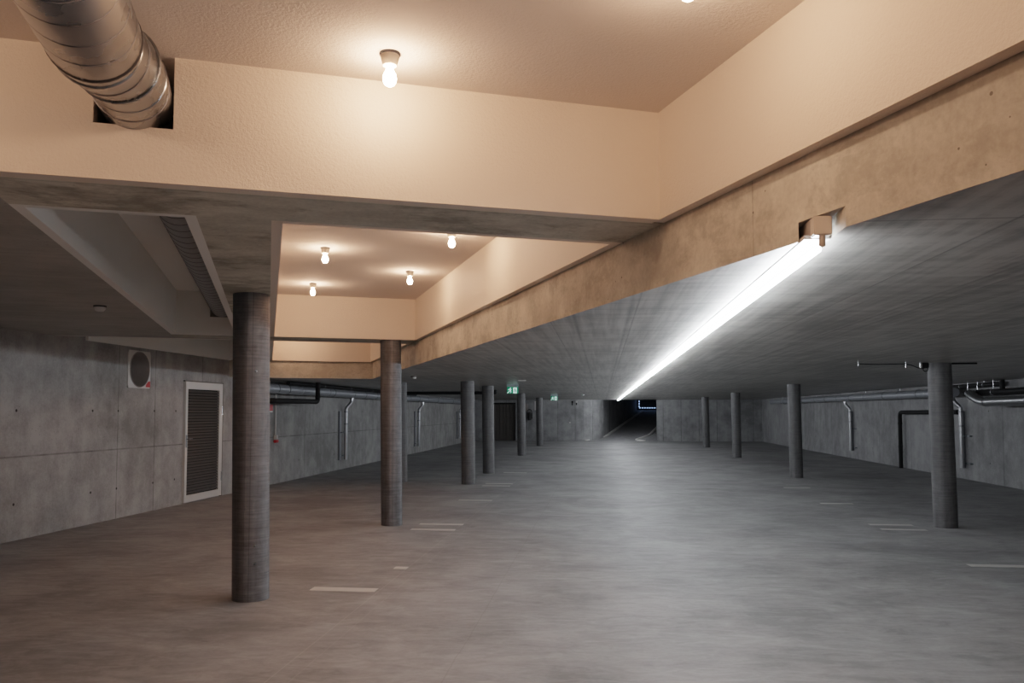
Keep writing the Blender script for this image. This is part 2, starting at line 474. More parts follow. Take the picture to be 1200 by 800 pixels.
# plaster linings of the coffers
T = 0.06
trims = [
 (lambda b: (uwbox(b, 4-T, 4.03, -4.4, 2.05-T, Z1, HZ), uwbox(b, 4-T, 4.03, -4.4, HW0, HZ, ZC), uwbox(b, 4-T, 4.03, HW1, 2.05-T, HZ, ZC)), 'white plastered panel across the front with a square duct hole'),
 (lambda b: uwbox(b, -4, 4.0, 2.05-T, 2.05, Z1, ZC), 'white plastered panel above the tan slab edge at the upper right'),
 (lambda b: uwbox(b, -4, 4-T, -4.4, -4.4+T, Z1, ZC), 'white plastered panel at the left of the first coffer'),
 (lambda b: uwbox(b, -4, -4+T, -4.4+T, 2.05-T, Z1, ZC), 'white plastered panel at the back of the first coffer'),
 (lambda b: uwbox(b, 4.55, 4.55+T, T, 2.05-T, Z1, ZC), 'white lining on the near side of the lit coffer'),
 (lambda b: uwbox(b, 11.65-T, 11.65, T, 2.05-T, Z1, ZC), 'white lining on the far side of the lit coffer'),
 (lambda b: uwbox(b, 4.55, 11.65, 0, T, Z1, ZC), 'white lining along the left of the lit coffer'),
 (lambda b: uwbox(b, 4.55, 11.65, 2.05-T, 2.05, Z1, ZC), 'white lining along the right of the lit coffer'),
 (lambda b: uwbox(b, 12.25, 12.25+T, T, 2.05-T, Z1, ZC), 'white lining on the near side of the farthest lit coffer'),
 (lambda b: uwbox(b, 17.05-T, 17.05, T, 2.05-T, Z1, ZC), 'white lining on the far side of the farthest lit coffer'),
 (lambda b: uwbox(b, 12.25, 17.05, 0, T, Z1, ZC), 'white lining along the left of the farthest lit coffer'),
 (lambda b: uwbox(b, 12.25, 17.05, 2.05-T, 2.05, Z1, ZC), 'white lining along the right of the farthest lit coffer'),
 (lambda b: uwbox(b, 4.55, 11.65, -1.25, -1.25+T, Z1, ZC), 'pale lining along the left of the dim coffer'),
 (lambda b: uwbox(b, 4.55, 11.65, -0.38-T, -0.38, Z1, ZC), 'pale lining along the right of the dim coffer'),
 (lambda b: (uwbox(b, 4.55, 4.55+T, -1.25+T, -0.38-T, Z1, HZ), uwbox(b, 4.55, 4.55+T, -1.25+T, HW0, HZ, ZC)), 'pale lining on the near side of the dim coffer'),
 (lambda b: (uwbox(b, 11.65-T, 11.65, -1.25+T, -0.38-T, Z1, 2.87), uwbox(b, 11.65-T, 11.65, -1.25+T, -0.77, 2.87, ZC), uwbox(b, 11.65-T, 11.65, -0.77, -0.38-T, 3.19, ZC)), 'pale lining on the far side of the dim coffer with a duct hole'),
 (lambda b: uwbox(b, 12.25, 12.25+T, -5, -0.38-T, Z1, ZC), 'pale lining on the near side of the last left coffer'),
 (lambda b: uwbox(b, 17.05-T, 17.05, -2.5, -0.38-T, Z1, ZC), 'pale lining on the far side of the last left coffer'),
 (lambda b: uwbox(b, 12.25+T, 17.05-T, -0.38-T, -0.38, Z1, ZC), 'pale lining on the right of the last left coffer'),
 (lambda b: box(b, (XL, 10.9, Z1-0.01), (XL+0.04, yl, ZC)), 'pale strip of lining above the left concrete wall'),
]
for i, (fn, lab) in enumerate(trims):
    bm = new(); fn(bm)
    struct(obj('trim_%d' % (i+1), bm, M['lining' if lab.startswith('pale') else 'plaster']), lab, 'panel')

# ------------------------------------------------------------------ columns
LEAN = 0.0135
def column(x, y, z, r, mat, label):
    x *= y/(y-r)
    bm = new()
    n = 40
    lathe(bm, [(r, 0), (r, z*0.25), (r, z*0.5), (r, z*0.75), (r, z)], n)
    # keep both ends level while the shaft leans a little, as in the photo
    for v in bm.verts: v.co.x -= LEAN*(v.co.z-z/2)
    o = obj('concrete_column', bm, mat, None, True, (x, y, 0))
    return tag(o, label, 'column', 'round concrete columns', 'thing')
def bolts(o, spots, r, z):
    for ang, h in spots:
        bm = new()
        lathe(bm, [(0.012, 0), (0.012, 0.006), (0.006, 0.012)], 10)
        d = Vector((math.cos(ang), math.sin(ang), 0))
        m = d.to_track_quat('Z', 'Y').to_matrix().to_4x4()
        bm.transform(Matrix.Translation(d*(r-0.002)+Vector((-LEAN*(h-z/2), 0, h)))@m)
        obj('anchor_bolt', bm, M['galv'], o)
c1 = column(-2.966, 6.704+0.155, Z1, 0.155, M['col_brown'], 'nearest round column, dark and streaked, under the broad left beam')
bolts(c1, [(-0.95, 0.32), (-0.95, 0.47), (-0.9, 1.95)], 0.155, Z1)
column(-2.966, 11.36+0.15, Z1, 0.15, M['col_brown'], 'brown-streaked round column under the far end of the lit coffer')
column(-2.966, 18.02+0.155, Z0, 0.155, M['col_grey'], 'grey round column right of the brown pair, first under the low slab')
column(-2.966, 21.29+0.155, Z0, 0.155, M['col_grey'], 'grey round column second in the left row under the low slab')
column(-2.966, 30.12+0.155, Z0, 0.155, M['col_grey'], 'distant grey column standing below the nearer green exit sign')
column(-2.966, 38.90+0.155, Z0, 0.155, M['col_grey'], 'most distant grey column of the left row')
column(-4.60, 18.44+0.155, Z0, 0.155, M['col_grey'], 'grey column half hidden behind the second brown column')
column(4.676, 11.97+0.155, Z0, 0.155, M['col_grey'], 'dark grey column on the right with a junction box at its top')
column(4.676, 20.70+0.155, Z0, 0.155, M['col_grey'], 'grey column second in the right row')
column(4.676, 29.56+0.155, Z0, 0.155, M['col_grey'], 'distant grey column third in the right row')
column(4.676, 38.10+0.155, Z0, 0.155, M['col_grey'], 'most distant grey column of the right row')

# ------------------------------------------------------------------ bulbs
def make_bulb():
    root = empty('ceiling_bulb')
    bm = new(); lathe(bm, [(0.047, 0.0), (0.047, -0.008), (0.044, -0.010)], 24); obj('base_ring', bm, M['dark'], root, True)
    bm = new(); lathe(bm, [(0.043, -0.010), (0.042, -0.018), (0.034, -0.048), (0.030, -0.056), (0.022, -0.056)], 24)
    obj('lamp_holder', bm, M['porcelain'], root, True)
    bm = new(); lathe(bm, [(0.0, -0.150), (0.012, -0.148), (0.022, -0.141), (0.029, -0.128), (0.031, -0.114), (0.028, -0.098), (0.019, -0.080), (0.014, -0.066), (0.013, -0.056)], 16)
    obj('glass_bulb', bm, M['bulb'], root, True)
    return root
bulb0 = make_bulb()
bl = [(3.62, 0.50, 'bare bulb above the front white panel, close to the ceiling edge'),
      (2.55, 1.41, 'bare bulb cut by the top edge of the photo'),
      (1.20, 0.50, 'bare bulb overhead at the viewpoint, left of the middle'),
      (0.25, 1.41, 'bare bulb overhead at the viewpoint, beside the right panel'),
      (-1.2, 0.50, 'bare bulb behind the viewpoint, left of the middle'),
      (-1.9, 1.55, 'bare bulb behind the viewpoint, beside the right panel'),
      (2.90, -1.75, 'bare bulb overhead beyond the left edge of the photo'),
      (0.60, -1.75, 'bare bulb overhead at the far left of the viewpoint'),
      (3.05, -3.00, 'unseen fill bulb added near the left side of the first coffer'),  # this and the next are out-of-view bulbs added to brighten the left floor
      (1.0, -3.20, 'unseen added fill bulb, second along the left of the first coffer'),
      (8.17, 0.51, 'bare bulb in the lit coffer, nearer one of the left pair'),
      (10.50, 0.51, 'bare bulb in the lit coffer, farther one of the left pair'),
      (7.08, 1.54, 'bare bulb in the lit coffer, right side, half behind the cross beam'),
      (9.28, 1.53, 'bare bulb in the lit coffer, right side, beside the sloping white lining'),
      (5.85, 0.51, 'bare bulb in the lit coffer hidden above the broad beam'),
      (16.3, 0.55, 'bare bulb just showing below the far cross beam'),
      (13.9, 1.54, 'bare bulb in the farthest lit coffer hidden above the far beam')]
for i, (u, w, lab) in enumerate(bl):
    o = bulb0 if i == 0 else copy_tree(bulb0)
    o.location = P(u, w, ZC)
    tag(o, lab, 'bulb', 'bare bulbs on the coffer ceilings')

# ------------------------------------------------------------------ the light strip
t = empty('strip_light', (0.85, 3.27, Z0)); tag(t, 'long white tube light running along the slab groove to the ramp', 'light')
YE = YF - 0.12 - 3.27
bm = new(); box(bm, (-0.026, 0.0, 0.012), (0.026, YE, 0.075)); obj('housing', bm, M['housing'], t)
bm = new(); box(bm, (-0.05, 0.06, -0.004), (0.05, YE, 0.012)); obj('added_reflector', bm, M['white'], t)  # white plate added to broaden the bright band around the tube
bm = new(); box(bm, (-0.034, -0.03, -0.006), (0.034, 0.03, 0.068))
bmesh.ops.bevel(bm, geom=bm.edges[:], offset=0.004, segments=2, affect='EDGES'); obj('end_box', bm, M['porcelain'], t)
bm = new(); tube(bm, [(0, 0.05+k*(YE-0.05)/28, -0.046) for k in range(29)], 0.013, 8); obj('tube', bm, M['tube'], t, True)
bm = new(); tube(bm, [(0, -0.012, -0.003), (0, -0.012, -0.044), (0, -0.012, -0.050)], [0.0125, 0.0125, 0.008], 14); obj('end_cap', bm, M['porcelain'], t, True)

# ------------------------------------------------------------------ ventilation duct
def duct(name, path, r, label, mat, collars):
    root = empty(name, path[0]); o0 = Vector(path[0])
    tag(root, label, 'duct', 'spiral ventilation ducts')
    loc = [Vector(p)-o0 for p in path]
    bm = new(); tube(bm, loc, r, 36); obj('pipe', bm, M[mat], root, True)
    for a, b, rr, ln, mt in collars:
        a = Vector(a)-o0; b = Vector(b).normalized()
        bm = new(); tube(bm, [a-b*ln/2, a-b*ln*0.3, a+b*ln*0.3, a+b*ln/2], [rr-0.004, rr, rr, rr-0.004], 36)
        obj('seam_ring', bm, M[mt], root, True)
    return root
H1, H2 = P(4.3, -0.60, 3.022), P(3.74, -0.60, 3.022)
E1, E2 = P(3.60, -0.612, 3.020), P(3.42, -0.655, 3.012)
K = P(1.6, -0.665, 3.0)
dir1 = (H2-H1).normalized(); dir2 = (E2-E1).normalized(); dir3 = (K-E2).normalized()
cl = [(H2+dir1*0.01, dir1, 0.163, 0.02, 'galv'), (H2-dir1*0.10, dir1, 0.1625, 0.012, 'galv_dark'), (E1, (dir1+dir2), 0.170, 0.022, 'galv'),
      (E1+dir2*0.09, dir2, 0.1665, 0.012, 'galv_dark'), (E2, (dir2+dir3), 0.171, 0.03, 'galv'), (E2+dir3*0.075, dir3, 0.176, 0.018, 'dark')]
for k in range(9):
    cl.append((E2+dir3*(0.22+0.16*k), dir3+Vector((0.10, 0, 0.05)), 0.1745, 0.009, 'galv_dark'))
dn = duct('ventilation_duct', [H1, H2, E1, E2, E2+dir3*0.07, K], [0.160, 0.160, 0.162, 0.166, 0.173, 0.173], 'shiny galvanised duct entering the square hole at upper left', 'galv', cl)
bm = new()
for s in (0.25,):
    q = E2+dir3*0.03-H1+Vector((0.10, -0.05, 0.13)); box(bm, q-Vector((0.02, 0.012, 0.012)), q+Vector((0.02, 0.012, 0.012)))
obj('clamp', bm, M['galv_dark'], dn)
D0, D1 = P(4.32, -0.60, 3.02), P(11.9, -0.62, 3.03)
dd = (D1-D0).normalized(); cl = []
for k in range(34):
    cl.append((D0+dd*(0.35+0.21*k), dd, 0.1575, 0.012, 'louver'))
duct('ventilation_duct', [D0, D1], 0.155, 'dim ribbed duct running along the top of the left coffer', 'duct_dull', cl)

# ------------------------------------------------------------------ pipes
def pipe(name, pts, r, mat, label, cat, n=16, rnd=None, rings=(), ring_mat='black', ringlen=0.05, group=None, ring_name='coupling'):
    root = empty(name, pts[0]); o0 = Vector(pts[0]); tag(root, label, cat, group)
    loc = [Vector(p)-o0 for p in pts]
    if rnd: loc = rounded(loc, rnd)
    bm = new(); tube(bm, loc, r, n); obj('pipe', bm, mat, root, True)
    for p, d in rings:
        p = Vector(p)-o0; d = Vector(d).normalized()
        bm = new(); tube(bm, [p-d*ringlen/2, p+d*ringlen/2], r*1.09, n); obj(ring_name, bm, M[ring_mat], root, True)
    return root
def hangers(root, spots, r, ztop):
    """steel clip round the pipe and the rod up to the slab"""
    o0 = root.location
    for x, y, z in spots:
        bm = new()
        tube(bm, [(x-o0.x, y-o0.y-0.015, z-o0.z), (x-o0.x, y-o0.y+0.015, z-o0.z)], r*1.06, 16)
        if ztop-(z+r) > 0.01:
            tube(bm, [(x-o0.x, y-o0.y, z+r-o0.z), (x-o0.x, y-o0.y, ztop-o0.z)], 0.008, 6)
        obj('hanger', bm, M['steel'], root, True)
LP = -6.95
g = pipe('drain_pipe', [(XL, 15.95, 2.10), (LP, 16.15, 2.10), (LP, 24, 2.105), (LP, 41.5, 2.11)], 0.105, M['pipe_grey'], 'thick grey pipe hung along the left wall under the slab', 'pipe',
         rings=[((LP, y, 2.104), (0, 1, 0)) for y in (16.9, 17.5, 20.6, 23.4, 27, 30.5, 34, 37.5)], ring_mat='galv_dark', ringlen=0.035, rnd=0.25)
hangers(g, [(LP, y, 2.105) for y in (18.3, 20.2, 22.3, 24.6, 26.5, 29, 32, 35, 38)], 0.105, Z0)
g = pipe('drain_pipe', [(-6.79, 17.2, 2.235), (-6.79, 29.5, 2.235)], 0.045, M['black'], 'thin black pipe running beside the thick grey left pipe', 'pipe')
hangers(g, [(-6.79, y, 2.235) for y in (19.5, 21.6, 23.7, 26.2)], 0.045, Z0)
g = pipe('drain_pipe', [(-6.70, 25.3, 2.20), (-3.3, 25.3, 2.20), (-3.3, 25.3, Z0)], 0.05, M['black'], 'black pipe crossing under the slab behind the left columns', 'pipe', rnd=0.12)
hangers(g, [(-5.6, 25.3, 2.20), (-4.3, 25.3, 2.20)], 0.05, Z0)
pipe('drain_pipe', [(XL, 16.1, 1.83), (-6.62, 15.95, 1.83), (-6.62, 18.6, 1.845), (-6.62, 18.6, Z0)], 0.055, M['black'], 'black bent pipe rising to the slab right of the nearest column', 'pipe', rnd=0.10,
     rings=[((-6.62, 18.6, 1.95), (0, 0, 1)), ((-6.62, 18.45, 1.845), (0, 1, 0))], ringlen=0.04)
RPX = 8.28
g = pipe('drain_pipe', [(RPX, 20.4, 2.07), (RPX, 30, 2.085), (RPX, 41.6, 2.10)], 0.105, M['pipe_grey'], 'thick grey pipe hung along the right wall under the slab', 'pipe',
         rings=[((RPX, y, 2.08), (0, 1, 0)) for y in (22.6, 25.2, 28.5, 31.5, 35, 38.5)], ring_mat='galv_dark', ringlen=0.035)
hangers(g, [(RPX, y, 2.085) for y in (22.0, 24.0, 27, 30, 33, 36, 39)], 0.105, Z0)
g = pipe('drain_pipe', [(8.40, 20.15, 2.03), (8.40, 12.5, 2.05)], 0.065, M['black'], 'black pipe with stubs up to the slab along the right wall', 'pipe', rings=[((8.40, 19.3, 2.035), (0, 1, 0))], ringlen=0.06)
for y in (18.35, 17.1):
    bm = new(); tube(bm, [(0, y-20.15, 0.05), (0, y-20.15, Z0-2.03)], 0.052, 14); obj('stub', bm, M['black'], g, True)
hangers(g, [(8.40, y, 2.035) for y in (20.0, 19.5, 18.75)], 0.065, Z0)
g = pipe('drain_pipe', [(8.50, 21.0, 2.21), (8.50, 18.6, 2.21)], 0.05, M['black'], 'short thin black pipe high on the right wall', 'pipe', rings=[((8.5, 19.0, 2.21), (0, 1, 0))], ringlen=0.25)
hangers(g, [(8.50, y, 2.21) for y in (20.6, 19.4)], 0.05, Z0)
pipe('ventilation_pipe', [(8.17, 12.5, 1.86), (8.17, 18.75, 1.82), (8.17, 19.15, 1.93), (8.24, 19.5, 2.0)], 0.098, M['galv_pipe'], 'bright galvanised pipe with a bend at the right edge', 'pipe', n=24, rnd=0.22,
     rings=[((8.17, 18.55, 1.822), (0, 1, 0))], ring_mat='galv_dark', ringlen=0.03, ring_name='seam_ring')
pipe('waste_pipe', [(8.52, 20.85, 1.60), (8.52, 24.75, 1.595), (8.52, 24.75, 0.0)], 0.055, M['black'], 'black angled pipe dropping to the floor at the right wall', 'pipe', rnd=0.14,
     rings=[((8.52, 24.75, 0.62), (0, 0, 1)), ((8.52, 24.75, 1.28), (0, 0, 1))], ringlen=0.06)
def downpipe(side, y, label, xw, xp):
    """galvanised drop from the hung pipe with an offset to the wall and a rail beside it"""
    root = empty('downpipe', (xw, y, 0.27)); tag(root, label, 'downpipe', 'galvanised downpipes on the side walls')
    x = -side*0.12
    xo = xp-xw
    bm = new(); tube(bm, rounded([(x*2.0, 0.12, 1.74), (x*2.0, 0.12, 1.60), (x, 0, 1.44), (x, 0, 0)], 0.05, 3), 0.05, 14); obj('pipe', bm, M['galv_pipe'], root, True)
    for z in (1.0, 1.34):
        bm = new(); tube(bm, [(x, 0, z-0.02), (x, 0, z+0.02)], 0.056, 14); obj('coupling', bm, M['galv_dark'], root, True)
    bm = new(); box(bm, (min(0, -side*0.05), -0.32 if side < 0 else 0.08, 0.0), (max(0, -side*0.05), -0.18 if side < 0 else 0.22, 1.36)); obj('cable_rail', bm, M['galv_dark'], root)
    for z in (0.1, 0.75):
        bm = new(); box(bm, (min(0, -side*0.06), -0.30, z), (max(0, -side*0.06), 0.06, z+0.03)); obj('bracket', bm, M['galv'], root)
    return root
downpipe(-1, 22.5, 'galvanised downpipe on the left wall nearest the columns', XL, LP)
downpipe(-1, 31.75, 'galvanised downpipe on the left wall, middle of the three', XL, LP)
downpipe(-1, 41.1, 'galvanised downpipe on the left wall, farthest away', XL, LP)
downpipe(1, 20.72, 'galvanised downpipe on the right wall beside the dark column', XR, RPX)
downpipe(1, 29.55, 'galvanised downpipe on the right wall halfway along', XR, RPX)
# white riser with red valve
t = empty('water_riser', (XL+0.04, 17.68, 0.9)); tag(t, 'thin white pipe with a red valve on the left wall', 'pipe')
bm = new(); tube(bm, [(0, 0, 0.16), (0, 0, 1.10)], 0.016, 10); obj('pipe', bm, M['white'], t, True)
bm = new(); box(bm, (-0.03, -0.035, 0.09), (0.05, 0.035, 0.19)); bmesh.ops.bevel(bm, geom=bm.edges[:], offset=0.01, segments=2, affect='EDGES'); obj('socket', bm, M['white'], t)
bm = new(); tube(bm, [(0.0, -0.02, 0.05), (0.0, 0.11, 0.05)], 0.035, 12); obj('valve', bm, M['red'], t, True)
t = empty('fire_sign', (XL+0.01, 17.5, 1.63)); tag(t, 'small red sign on the left wall beside the nearest column', 'sign')
bm = new(); box(bm, (-0.01, -0.10, 0), (0.005, 0.07, 0.14)); obj('plate', bm, M['red'], t)
bm = new(); box(bm, (-0.01, -0.10, -0.03), (0.004, 0.07, 0.0)); obj('lower_strip', bm, M['white'], t)

# ------------------------------------------------------------------ louvered door
d = empty('door_1', (XL, 13.68, 0)); struct(d, 'white framed metal door with dark louvers in the left wall', 'door')
DW, DH = 1.40, 2.14
bm = new()
box(bm, (0, 0, 0.02), (0.045, DW, 0.14)); box(bm, (0, 0, DH-0.13), (0.045, DW, DH)); box(bm, (0, 0, 0.14), (0.045, 0.075, DH-0.13)); box(bm, (0, DW-0.13, 0.14), (0.045, DW, DH-0.13))
bmesh.ops.remove_doubles(bm, verts=bm.verts, dist=1e-5)
obj('frame', bm, M['white'], d)
bm = new(); box(bm, (0, DW, 0), (0.035, DW+0.05, DH+0.02)); box(bm, (0, -0.02, DH), (0.035, DW+0.05, DH+0.02)); obj('jamb', bm, M['gate'], d)
bm = new(); box(bm, (0.0, 0.075, 0.14), (0.006, DW-0.13, DH-0.13)); obj('back_plate', bm, M['void'], d)
bm = new()
N = 36
for k in range(N):
    z = 0.16+k*(DH-0.13-0.16-0.01)/N
    vs = [bm.verts.new(p) for p in ((0.036, 0.075, z), (0.036, DW-0.13, z), (0.012, DW-0.13, z+0.036), (0.012, 0.075, z+0.036))]
    v2 = [bm.verts.new(v.co+Vector((0.003, 0, 0.006))) for v in vs]
    bm.faces.new(vs); bm.faces.new(v2[::-1])
    for i in range(4): bm.faces.new((vs[i], vs[(i+1) % 4], v2[(i+1) % 4], v2[i]))
obj('louver', bm, M['louver'], d)
bm = new(); box(bm, (0.045, 0.02, 0.98), (0.053, 0.055, 1.2)); tube(bm, [(0.05, 0.04, 1.13), (0.095, 0.04, 1.13), (0.095, 0.16, 1.13)], 0.010, 8); obj('handle', bm, M['galv_dark'], d)
bm = new(); tube(bm, [(0.045, DW-0.02, 1.55), (0.045, DW-0.02, 1.72)], 0.014, 10); obj('hinge', bm, M['steel'], d, True)
bm = new(); tube(bm, [(0.045, DW-0.02, 0.3), (0.045, DW-0.02, 0.47)], 0.014, 10); obj('hinge', bm, M['steel'], d, True)

# round duct mouth with its square plate
t = empty('duct_outlet', (XL, (dy0+dy1)/2, (dz0+dz1)/2)); tag(t, 'square white plate round a duct mouth high on left wall', 'vent')
hy, hz, rr, n = (dy1-dy0)/2, (dz1-dz0)/2, 0.275, 48
bm = new()
def sq(a):
    c, s = math.cos(a), math.sin(a); m = max(abs(c)/hy, abs(s)/hz); return c/m, s/m
for xx in (0.012, 0.0):
    pass
ring_in = [bm.verts.new((0.012, rr*math.cos(2*PI*k/n), rr*math.sin(2*PI*k/n))) for k in range(n)]
ring_out = [bm.verts.new((0.012, *sq(2*PI*k/n))) for k in range(n)]
back = [bm.verts.new((-0.002, *sq(2*PI*k/n))) for k in range(n)]
for k in range(n):
    k2 = (k+1) % n
    bm.faces.new((ring_in[k], ring_in[k2], ring_out[k2], ring_out[k])); bm.faces.new((ring_out[k], ring_out[k2], back[k2], back[k]))
obj('plate', bm, M['white'], t)
bm = new()
prof = [(0.014, rr+0.012), (0.024, rr), (-0.02, rr-0.012), (-0.28, rr-0.03)]
rings = [[bm.verts.new((x, r*math.cos(2*PI*k/n), r*math.sin(2*PI*k/n))) for k in range(n)] for x, r in prof]
for a, b in zip(rings, rings[1:]):
    for k in range(n): bm.faces.new((a[k], a[(k+1) % n], b[(k+1) % n], b[k]))
bm.faces.new(rings[-1]).material_index = 1  # dark end disc: shade of the duct's depth put into the colour
obj('duct_mouth', bm, [M['housing'], M['louver']], t, True)
bm = new()
vs = [bm.verts.new((0.016, y, z)) for y, z in ((hy-0.01, -hz+0.02), (hy-0.01, -hz+0.12), (hy-0.07, -hz+0.11), (hy-0.13, -hz+0.06), (hy-0.14, -hz+0.02))]
bm.faces.new(vs); obj('sticker', bm, M['red'], t)

# ------------------------------------------------------------------ things on the ceilings
def detector(loc, r, label):
    t = empty('smoke_detector', loc); tag(t, label, 'smoke detector', 'smoke detectors under the slabs')
    bm = new(); lathe(bm, [(r*1.05, 0), (r*1.05, -0.012), (r*0.95, -0.014)], 24); obj('base', bm, M['dark'], t, True)
    bm = new(); lathe(bm, [(r*0.9, -0.014), (r*0.88, -0.036), (r*0.6, -0.052), (0, -0.056)], 24); obj('sensor_head', bm, M['white'], t, True)
k = (Z1-1.6)/(2.288-1.6)
detector((-3.23*k, 4.96*k, Z1), 0.056, 'small round detector under the dark left soffit')
detector((-3.60, 15.45, Z0), 0.055, 'small round detector under the low slab beside the tan edge')
t = empty('ceiling_sensor', (-0.75, 31.9, Z0)); tag(t, 'tiny pale sensor on the slab before the ramp', 'sensor')
bm = new(); lathe(bm, [(0.05, 0), (0.05, -0.03), (0.03, -0.055), (0, -0.06)], 16); obj('sensor_head', bm, M['steel'], t, True)
t = empty('ceiling_lamp', (-1.72, 17.6, Z0)); tag(t, 'flat pale fitting on the slab beside the nearer exit sign', 'lamp')
bm = new(); box(bm, (-0.09, -0.04, -0.02), (0.09, 0.04, 0)); bmesh.ops.bevel(bm, geom=bm.edges[:], offset=0.008, segments=2, affect='EDGES'); obj('cover', bm, M['white'], t)

def exit_sign(loc, w, h, drop, label):
    t = empty('exit_sign', loc); tag(t, label, 'exit sign', 'hanging green exit signs')
    bm = new(); box(bm, (-w/2, -0.02, -drop), (w/2, 0.02, 0)); obj('light_bar', bm, M['acrylic'], t)
    bm = new(); box(bm, (-w/2, -0.006, -drop-h), (w/2, 0.006, -drop)); obj('panel', bm, M['sign_green'], t)
    zc, s, yy = -drop-h/2, h, -0.009
    def poly(bm, pts, cx):
        bm.faces.new([bm.verts.new((cx+x*s, yy, zc+z*s)) for x, z in pts])
    bm = new(); cx = -w*0.25
    bm.faces.new([bm.verts.new((cx+s*(0.10+0.085*math.cos(2*PI*k/12)), yy, zc+s*(0.31+0.085*math.sin(2*PI*k/12)))) for k in range(12)])
    poly(bm, [(-0.12, 0.20), (0.10, 0.20), (0.14, -0.06), (-0.02, -0.10)], cx)
    poly(bm, [(-0.12, 0.20), (-0.30, 0.04), (-0.26, -0.02), (-0.06, 0.12)], cx)
    poly(bm, [(0.10, 0.20), (0.28, 0.06), (0.25, 0.0), (0.08, 0.10)], cx)
    poly(bm, [(-0.02, -0.06), (-0.20, -0.22), (-0.42, -0.42), (-0.34, -0.48), (-0.10, -0.28), (0.08, -0.08)], cx)
    poly(bm, [(0.02, -0.08), (0.14, -0.06), (0.24, -0.24), (0.12, -0.42), (0.04, -0.38), (0.12, -0.24)], cx)
    obj('running_figure', bm, M['sign_white'], t)
    bm = new(); cx = w*0.22
    poly(bm, [(-0.30, -0.46), (0.26, -0.46), (0.26, 0.40), (-0.30, 0.40)], cx)
    ds = obj('door_symbol', bm, M['sign_white'], t)
    bm = new()
    for pts in ([(-0.10, 0.22), (0.04, 0.26), (0.02, 0.06), (-0.12, 0.06)], [(-0.06, 0.06), (0.10, 0.06), (0.16, -0.30), (0.06, -0.34)], [(-0.2, -0.1), (-0.06, -0.04), (-0.06, -0.12), (-0.2, -0.3)]):
        bm.faces.new([bm.verts.new((cx+x*s, yy-0.003, zc+z*s)) for x, z in pts])
    obj('symbol_figure', bm, M['sign_green'], ds)
    return t
exit_sign((-2.19, 20.07, Z0), 0.28, 0.165, 0.065, 'larger green exit sign hanging under the slab by the left columns')
exit_sign((-1.86, 32.0, Z0), 0.27, 0.165, 0.065, 'smaller green exit sign farther along the slab')

# junction box and loose cable by the right column
t = empty('junction_box', (4.47, 12.0, Z0)); tag(t, 'small black junction box on the slab by the right column', 'junction box')
bm = new(); box(bm, (-0.05, -0.05, -0.075), (0.05, 0.05, 0)); bmesh.ops.bevel(bm, geom=bm.edges[:], offset=0.008, segments=2, affect='EDGES'); obj('box', bm, M['black'], t)
bm = new(); box(bm, (-0.062, -0.052, -0.078), (-0.046, 0.0, -0.002)); obj('cover', bm, M['steel'], t)
t = empty('loose_cable', (3.53, 11.8, Z0)); tag(t, 'thin dark cable looping from the slab to the junction box', 'cable')
bm = new()
pts = [(0, 0, -0.02), (0.25, 0.02, -0.03), (0.62, 0.03, -0.022), (0.72, 0.04, -0.04), (0.80, 0.04, -0.08), (0.88, 0.05, -0.09)]
pts += [(0.905+0.032*math.sin(a), 0.06, -0.095+0.032*math.cos(a)) for a in [0.5*k for k in range(0, 13)]]
pts += [(0.925, 0.1, -0.07)]
tube(bm, rounded(pts, 0.05, 3), 0.006, 8); obj('wire', bm, M['black'], t, True)
for x in (0.0, 0.63):
    bm = new(); tube(bm, [(x, 0.01, -0.055 if x == 0 else -0.08), (x, 0.01, 0)], 0.007, 8); obj('clip', bm, M['steel'], t, True)
t = empty('cable_conduit', (4.84, 12.0, Z0)); tag(t, 'short dark conduit on the slab right of the dark column', 'conduit')
bm = new(); tube(bm, [(0, 0, -0.012), (0.33, 0, -0.012)], 0.012, 8); obj('tube', bm, M['black'], t, True)

# ------------------------------------------------------------------ floor markings
def mark(x0, x1, y, dy, label):
    bm = new(); box(bm, (-(x1-x0)/2, -dy/2, 0), ((x1-x0)/2, dy/2, 0.003))
    o = obj('floor_marking', bm, M['paint'], None, False, ((x0+x1)/2, y, 0.0))
    tag(o, label, 'floor marking', 'white bay marks on the floor', 'thing')
mark(-2.63, -2.03, 7.29, 0.15, 'broad white bay mark right of the nearest column')
mark(-2.135, -2.0, 8.35, 0.13, 'small square white mark behind the broad bay mark')
mark(-2.61, -2.0, 11.10, 0.13, 'white bay mark beside the second brown column, nearer of a pair')
mark(-2.61, -1.98, 11.64, 0.13, 'white bay mark beside the second brown column, farther of a pair')
mark(-2.61, -2.0, 14.86, 0.13, 'thin white bay mark in front of the first grey column')
mark(-2.61, -2.0, 17.8, 0.13, 'faint white bay mark beside the first grey column')
mark(-2.61, -2.0, 18.35, 0.13, 'faint white bay mark just behind the first grey column')
mark(-2.61, -2.0, 21.7, 0.13, 'faint distant bay mark beside the second grey column')
mark(3.80, 4.42, 9.14, 0.13, 'white bay mark cut by the right edge of the photo')
mark(3.78, 4.37, 11.80, 0.12, 'white bay mark before the dark right column, nearer of a pair')
mark(3.77, 4.36, 12.28, 0.12, 'white bay mark before the dark right column, farther of a pair')
mark(3.80, 4.35, 15.02, 0.12, 'thin white bay mark halfway to the second right column')
mark(3.82, 4.36, 18.05, 0.12, 'faint white bay mark in front of the second right column')

